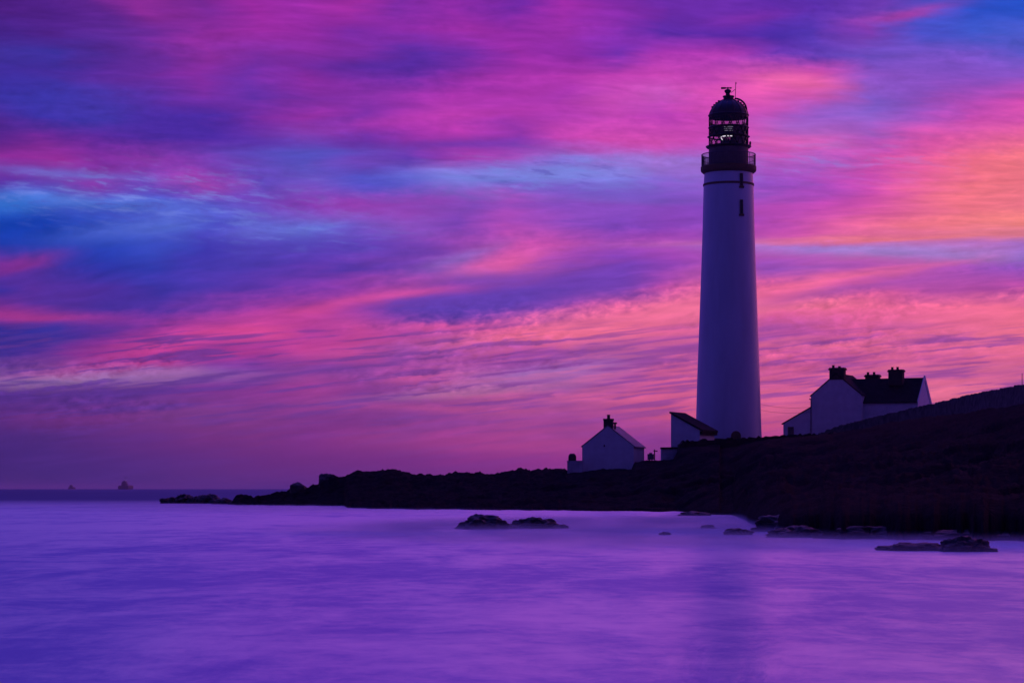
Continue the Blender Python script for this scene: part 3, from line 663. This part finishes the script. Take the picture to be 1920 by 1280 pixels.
MB().prism([(-.06, 17*k0), (-.06, 19*k0), (-1.9*k0, 19*k0), (-2.6*k0, 18*k0), (-1.9*k0, 17*k0)], -.03, .03).build('arm', M['wood'], S)

# ------------------------------------------------------------------ rubble walls
def stone_wall(name, pts, thick, label, m, z_of, seed=0, jag=.07):
    # pts: (px, top py, D); z_of(i) gives the foot
    bm = bmesh.new(); pp = [P(*q) for q in pts]; feet = [z_of(i) for i in range(len(pts))]
    seg = []
    for i in range(len(pp)-1):
        L_ = (pp[i+1]-pp[i]).xy.length; n = max(2, int(L_/.22))
        for k in range(n+(1 if i == len(pp)-2 else 0)):
            t = k/n; seg.append((pp[i].lerp(pp[i+1], t), feet[i]+(feet[i+1]-feet[i])*t))
    rows = []
    for i, (p, zf) in enumerate(seg):
        a = seg[max(0, i-1)][0]; c = seg[min(len(seg)-1, i+1)][0]
        d = (c-a).xy.normalized(); nrm = Vector((-d.y, d.x, 0))
        row = []
        H = p.z-zf; jz = jag*(noise.cell(Vector((i*1.01+seed, 0, 0)))-.5)*2+jag*.8*noise.noise(Vector((i*.21, seed, 0)))
        nv = 9
        for side in (-1, 1):
            rng_ = range(nv) if side < 0 else range(nv-1, -1, -1)
            for k in rng_:
                tt = k/(nv-1); q = p+nrm*side*(thick/2*(1.15-.25*tt)+.04*noise.noise(Vector((p.x*3, p.y*3, tt*7+side*3))))
                row.append(bm.verts.new((q.x, q.y, zf+H*tt+(jz if tt > .9 else 0))))
        rows.append(row)
    for A, B in zip(rows, rows[1:]):
        for k in range(len(A)-1): bm.faces.new((A[k], B[k], B[k+1], A[k+1]))
    bm.faces.new(rows[0]); bm.faces.new(rows[-1][::-1])
    bmesh.ops.recalc_face_normals(bm, faces=bm.faces)
    me = bpy.data.meshes.new(name); bm.to_mesh(me); bm.free(); me.materials.append(M[m])
    o = bpy.data.objects.new(name, me); col.objects.link(o); return tag(o, label, 'wall')
A = [(1272,831,232.5),(1280,826,232.6),(1330,822.5,233),(1400,820,233),(1440,816,233),(1500,813.5,233),(1560,811,233),(1620,808,231)]
stone_wall('stone_wall', A, .7, 'dark rubble wall along the bank top in front of the lighthouse', 'stonedark', lambda i: zat(A[i][1]+20, A[i][2]), 1, .08)
B = [(1535,814,246),(1565,801,243),(1615,788,238),(1702,767,229),(1752,756.5,223),(1815,741,212),(1870,730,202),(1925,720,192),(2060,704,176.5),(2300,694,166),(2700,704,162)]
stone_wall('stone_wall', B, .6, 'long mossy stone wall climbing the slope to the right edge', 'stone', lambda i: zat(B[i][1]+(18 if i < 2 else 60), B[i][2]), 3, .045)
Gd = [(1240,840.5,233.2),(1273,840,233.6)]
o = stone_wall('garden_wall', Gd, .5, 'short pale wall stub with dark coping at the left end of the bank wall', 'render2', lambda i: zat(866, 233), 5, .01)
cp = [P(1239.5, 838.2, 233.2), P(1273, 837.8, 233.6)]
d = (cp[1]-cp[0]).normalized(); n_ = Vector((-d.y, d.x, 0))*.33
cb = MB(); q = []
for z in (0, -.18):
    for p_, s in ((cp[0], -1), (cp[1], -1), (cp[1], 1), (cp[0], 1)): q.append(p_+n_*s+Vector((0, 0, z)))
cb.poly(q, [(0,1,2,3), (7,6,5,4), (0,4,5,1), (1,5,6,2), (2,6,7,3), (3,7,4,0)])
cb.build('coping', M['stonedark'], o)

# ------------------------------------------------------------------ keepers' house
D0 = 268.; k0 = D0/F; psi = 17
p = P(1520.5, 826, D0)
azh = math.degrees(math.atan2(p.x, p.y)); phi = -R(psi+azh)
S = empty('keepers_house', p, phi, 'white keepers house with slate roof and three pot topped chimneys', 'house')
zf = p.z
def hz(py, D=D0): return zat(py, D)-zf
cs = math.cos(R(psi))
def uu(px, vv=0.):      # local u whose point (u, vv) shows at column px
    dx = (px-960)/F
    # world x = p.x + u cos(phi) - vv sin(phi); y = p.y + u sin(phi) + vv cos(phi)
    c_, s_ = math.cos(phi), math.sin(phi)
    return (dx*(p.y+vv*c_)-p.x+vv*s_)/(c_-dx*s_)
def dist(u, vv): return p.y+u*math.sin(phi)+vv*math.cos(phi)
def HZ(py, u, vv=0.): return zat(py, dist(u, vv))-zf
W = uu(1615); he = HZ(742, 0); ha = HZ(701, W/2)
house_wall = MB(); house_wall.prism([(0,-1.5), (W,-1.5), (W,he), (W/2,ha), (0,he)], 0, 7.0)
MB_w = house_wall.build('wall', M['render'], S)
MB_w['label'] = 'gabled front wing wall'
sl = (ha-he)/(W/2)
r1 = MB(); r1.prism([(W+.12, he-.12*sl+.01), (W+.12, he-.12*sl+.12), (W/2, ha+.13), (-.12, he-.12*sl+.12), (-.12, he-.12*sl+.01), (W/2, ha+.01)], -.06, 7.05)
r1.build('roof', M['slate'], S)
# main wing
v0 = .9; U1 = uu(1721, v0); dm = 6.0
em = HZ(753, (W+U1)/2, v0); rm = HZ(711, (W+U1)/2, v0+dm/2)
MB().prismx([(v0,-1.5), (v0+dm,-1.5), (v0+dm,em), (v0+dm/2,rm), (v0,em)], W*.55, U1).build('wall', M['render'], S)
s2 = (rm-em)/(dm/2)
r2 = MB(); r2.prismx([(v0-.2, em-.2*s2+.02), (v0-.2, em-.2*s2+.14), (v0+dm/2, rm+.14), (v0+dm+.2, em-.2*s2+.14), (v0+dm+.2, em-.2*s2+.02), (v0+dm/2, rm+.02)], W*.55, U1-.05)
r2.build('roof', M['slate'], S)
sk = MB(); sk.prismx([(v0-.25, em-.35), (v0-.25, em+.05), (v0+dm/2-.15, rm+.38), (v0+dm/2+.15, rm+.38), (v0+dm+.25, em+.05), (v0+dm+.25, em-.35), (v0+dm, em-.35), (v0+dm/2, rm-.1), (v0, em-.35)], U1-.02, U1+.08)
sk.build('gable_parapet', M['render'], S)
# lean-to on the left
Ul = uu(1468.5)
zl0, zl1 = HZ(794, Ul), HZ(764, 0)
MB().prism([(Ul,-1.5), (-.002,-1.5), (-.002,zl1), (Ul,zl0)], .05, 4.5).build('lean_to_wall', M['render'], S)
s3 = (zl1-zl0)/(-Ul)
MB().prism([(Ul-.2, zl0-.2*s3+.01), (-.01, zl1+.01), (-.01, zl1+.13), (Ul-.2, zl0-.2*s3+.13)], -.03, 4.6).build('lean_to_roof', M['slate'], S)
dw = MB().box(uu(1477), uu(1488), .02, .12, HZ(816.5, Ul), HZ(800, Ul)).build('window', M['buff'], S)
MB().box(uu(1478), uu(1487), .012, .05, HZ(815, Ul), HZ(801, Ul)).build('pane', M['pane'], dw)
MB().box(-.22, 0, .05, .25, HZ(749, 0), HZ(747, 0)).build('gutter_bracket', M['iron'], S)
MB().tube([(uu(1520.5)+.01, -.06, HZ(747, 0)), (uu(1520.5)+.01, -.06, -.5)], .05, 6).build('downpipe', M['iron'], S)
def chimney(px0, px1, pyt, pyb, vv, pots, pot_h):
    a_, b_ = uu(px0, vv), uu(px1, vv); D_ = dist((a_+b_)/2, vv)
    zt_, zb_ = zat(pyt, D_)-zf, zat(pyb, D_)-zf
    m_ = MB(); m_.box(a_, b_, vv, vv+.9, zb_, zt_-.28); m_.box(a_-.10, b_+.10, vv-.10, vv+1.0, zt_-.28, zt_-.10); m_.box(a_-.02, b_+.02, vv-.02, vv+.92, zt_-.10, zt_)
    ch = m_.build('chimney', M['chim'], S)
    for q, hpx in zip(pots, pot_h):
        u_ = uu(q, vv+.45); z1 = zt_+hpx*D_/F
        MB().lathe([(.20, zt_), (.15, zt_+.08), (.14, z1-.08), (.18, z1-.06), (.18, z1), (.10, z1), (.10, zt_)], 12, c=(u_, vv+.45), closed=True).build('chimney_pot', M['chim'], ch)
chimney(1555, 1582, 689, 711.5, -.04, (1562.5, 1574), (5, 3))
chimney(1665.5, 1692, 692.5, 722, 2.6, (1673, 1683), (5, 5))
chimney(1622, 1647, 702, 716, v0+dm/2+.6, (1627.5, 1639), (5, 5))

# overhead wires to the house
for k, (y0, y1, lb) in enumerate(((757, 763, 'upper thin overhead wire between lighthouse and keepers house'), (768, 772, 'lower thin overhead wire between lighthouse and keepers house'))):
    a_ = P(1424, y0, 257); b_ = P(1519, y1, 268); pts = []
    for i in range(13):
        t = i/12; q = a_.lerp(b_, t); q.z -= .25*4*t*(1-t); pts.append(q)
    o = MB().tube(pts, .013, 4).build('overhead_wire', M['iron']); tag(o, lb, 'wire', 'wires between tower and house')
# thin pole at the right edge behind the wall
q = P(1916.5, 745, 200)
o = MB().tube([q, q+Vector((0,0,2.1))], .03, 6).build('pole', M['iron']); tag(o, 'thin pole rising behind the stone wall at the right edge', 'pole')

# rock pool on the shore platform
pm = MB(); c0 = P(1504, 0, 134); pts = []
for k in range(40):
    a = 2*math.pi*k/40; r = 1+.25*noise.noise(Vector((math.cos(a)*2, math.sin(a)*2, 0)))
    pts.append((c0.x+math.cos(a)*.55*r, c0.y+math.sin(a)*12*r, .98))
pm.poly(pts, [tuple(range(40))]); tag(pm.build('rock_pool', mat('still_pool', (.02,.02,.03), .3, .1, 1., spec=.25)), kind='structure')

# ------------------------------------------------------------------ ships on the horizon
def ship(px, D, s, label, full):
    S = empty('ship', ((px-960)/F*D, D, 0), 0, label, 'ship')
    kk = D/F*s
    MB().prism([(-10*kk, -1), (9*kk, -1), (11*kk, 4*kk), (10.5*kk, 7.5*kk), (6*kk, 9*kk), (-8*kk, 7.8*kk), (-10.5*kk, 6*kk)], -60*s, 60*s).build('hull', M['ship'], S)
    b_ = MB(); b_.prism([(-7.5*kk, 7.8*kk), (4.5*kk, 8.7*kk), (4*kk, 12*kk), (2*kk, 12.4*kk), (2*kk, 15*kk), (-.5*kk, 18*kk), (-4*kk, 17.5*kk), (-7*kk, 14*kk)], -15, 15); b_.build('superstructure', M['ship'], S)
    MB().tube([(0, 0, 16*kk), (0, 0, 26*kk)], .22*kk, 6).build('mast', M['ship'], S)
    for z in (23, 25.5):
        MB().box(-3.2*kk, 4*kk, -1, 1, z*kk, (z+.45)*kk).build('radar_bar', M['shipw'], S)
    MB().ball((2.2*kk, -16, 19*kk), .7*kk, 5).build('deck_light', M['shiplight'], S)
ship(235.5, 8000., .9, 'larger dark ship on the hazy horizon', True)
ship(134.5, 11000., .46, 'smaller distant ship on the horizon at far left', False)

# ------------------------------------------------------------------ air
def air(name, x0, x1, y0, y1, z0, z1, dens, colr, an=.3):
    m = bpy.data.materials.new(name); m.use_nodes = True; T = NT(m.node_tree); T.n.clear()
    o = T.new('ShaderNodeOutputMaterial'); v = T.new('ShaderNodeVolumePrincipled')
    v.inputs['Color'].default_value = colr; v.inputs['Density'].default_value = dens; v.inputs['Anisotropy'].default_value = an
    T.l.new(v.outputs[0], o.inputs['Volume'])
    ob = MB().box(x0, x1, y0, y1, z0, z1).build(name, m); tag(ob, kind='stuff'); return ob
air('haze', -31000, 31000, -2100, 61000, -2.6, 60, 4.5e-5, (.8,.8,.9,1))
# spray lying over the water among the near rocks, thinning out sideways and upwards
def spray(x0, x1, y0, y1, z1, dens):
    ob = air('sea_mist', x0, x1, y0, y1, -.2, z1, 0., (.52,.72,1,1), .35)
    T = NT(ob.data.materials[0].node_tree); v = [n for n in T.n if n.type == 'PRINCIPLED_VOLUME'][0]
    sp = T.new('ShaderNodeSeparateXYZ'); T.l.new(T.new('ShaderNodeTexCoord').outputs['Object'], sp.inputs[0]); X, Y, Z_ = sp.outputs
    cx, cy, rx, ry = (x0+x1)/2, (y0+y1)/2, (x1-x0)/2, (y1-y0)/2
    q = T.math('ADD', T.math('POWER', T.math('ABSOLUTE', T.math('DIVIDE', T.math('SUBTRACT', X, cx), rx)), 2.), T.math('POWER', T.math('ABSOLUTE', T.math('DIVIDE', T.math('SUBTRACT', Y, cy), ry)), 2.))
    edge = T.rng(q, .25, 1., 1., 0., True); up = T.rng(Z_, 0., z1, 1., 0.); up = T.math('POWER', up, 1.6)
    nn = T.rng(T.noise(T.xyz(T.math('MULTIPLY', X, .3), T.math('MULTIPLY', Y, .12), 0.), 1., 3, .5), .35, .65, .35, 1.3)
    T.l.new(T.math('MULTIPLY', T.math('MULTIPLY', T.math('MULTIPLY', edge, up), nn), dens), v.inputs['Density'])
    ob.data.materials[0].cycles.volume_step_rate = .12
spray(-12, 36, 56, 150, .37, .18)
spray(-50, 16, 150, 330, .25, .035)
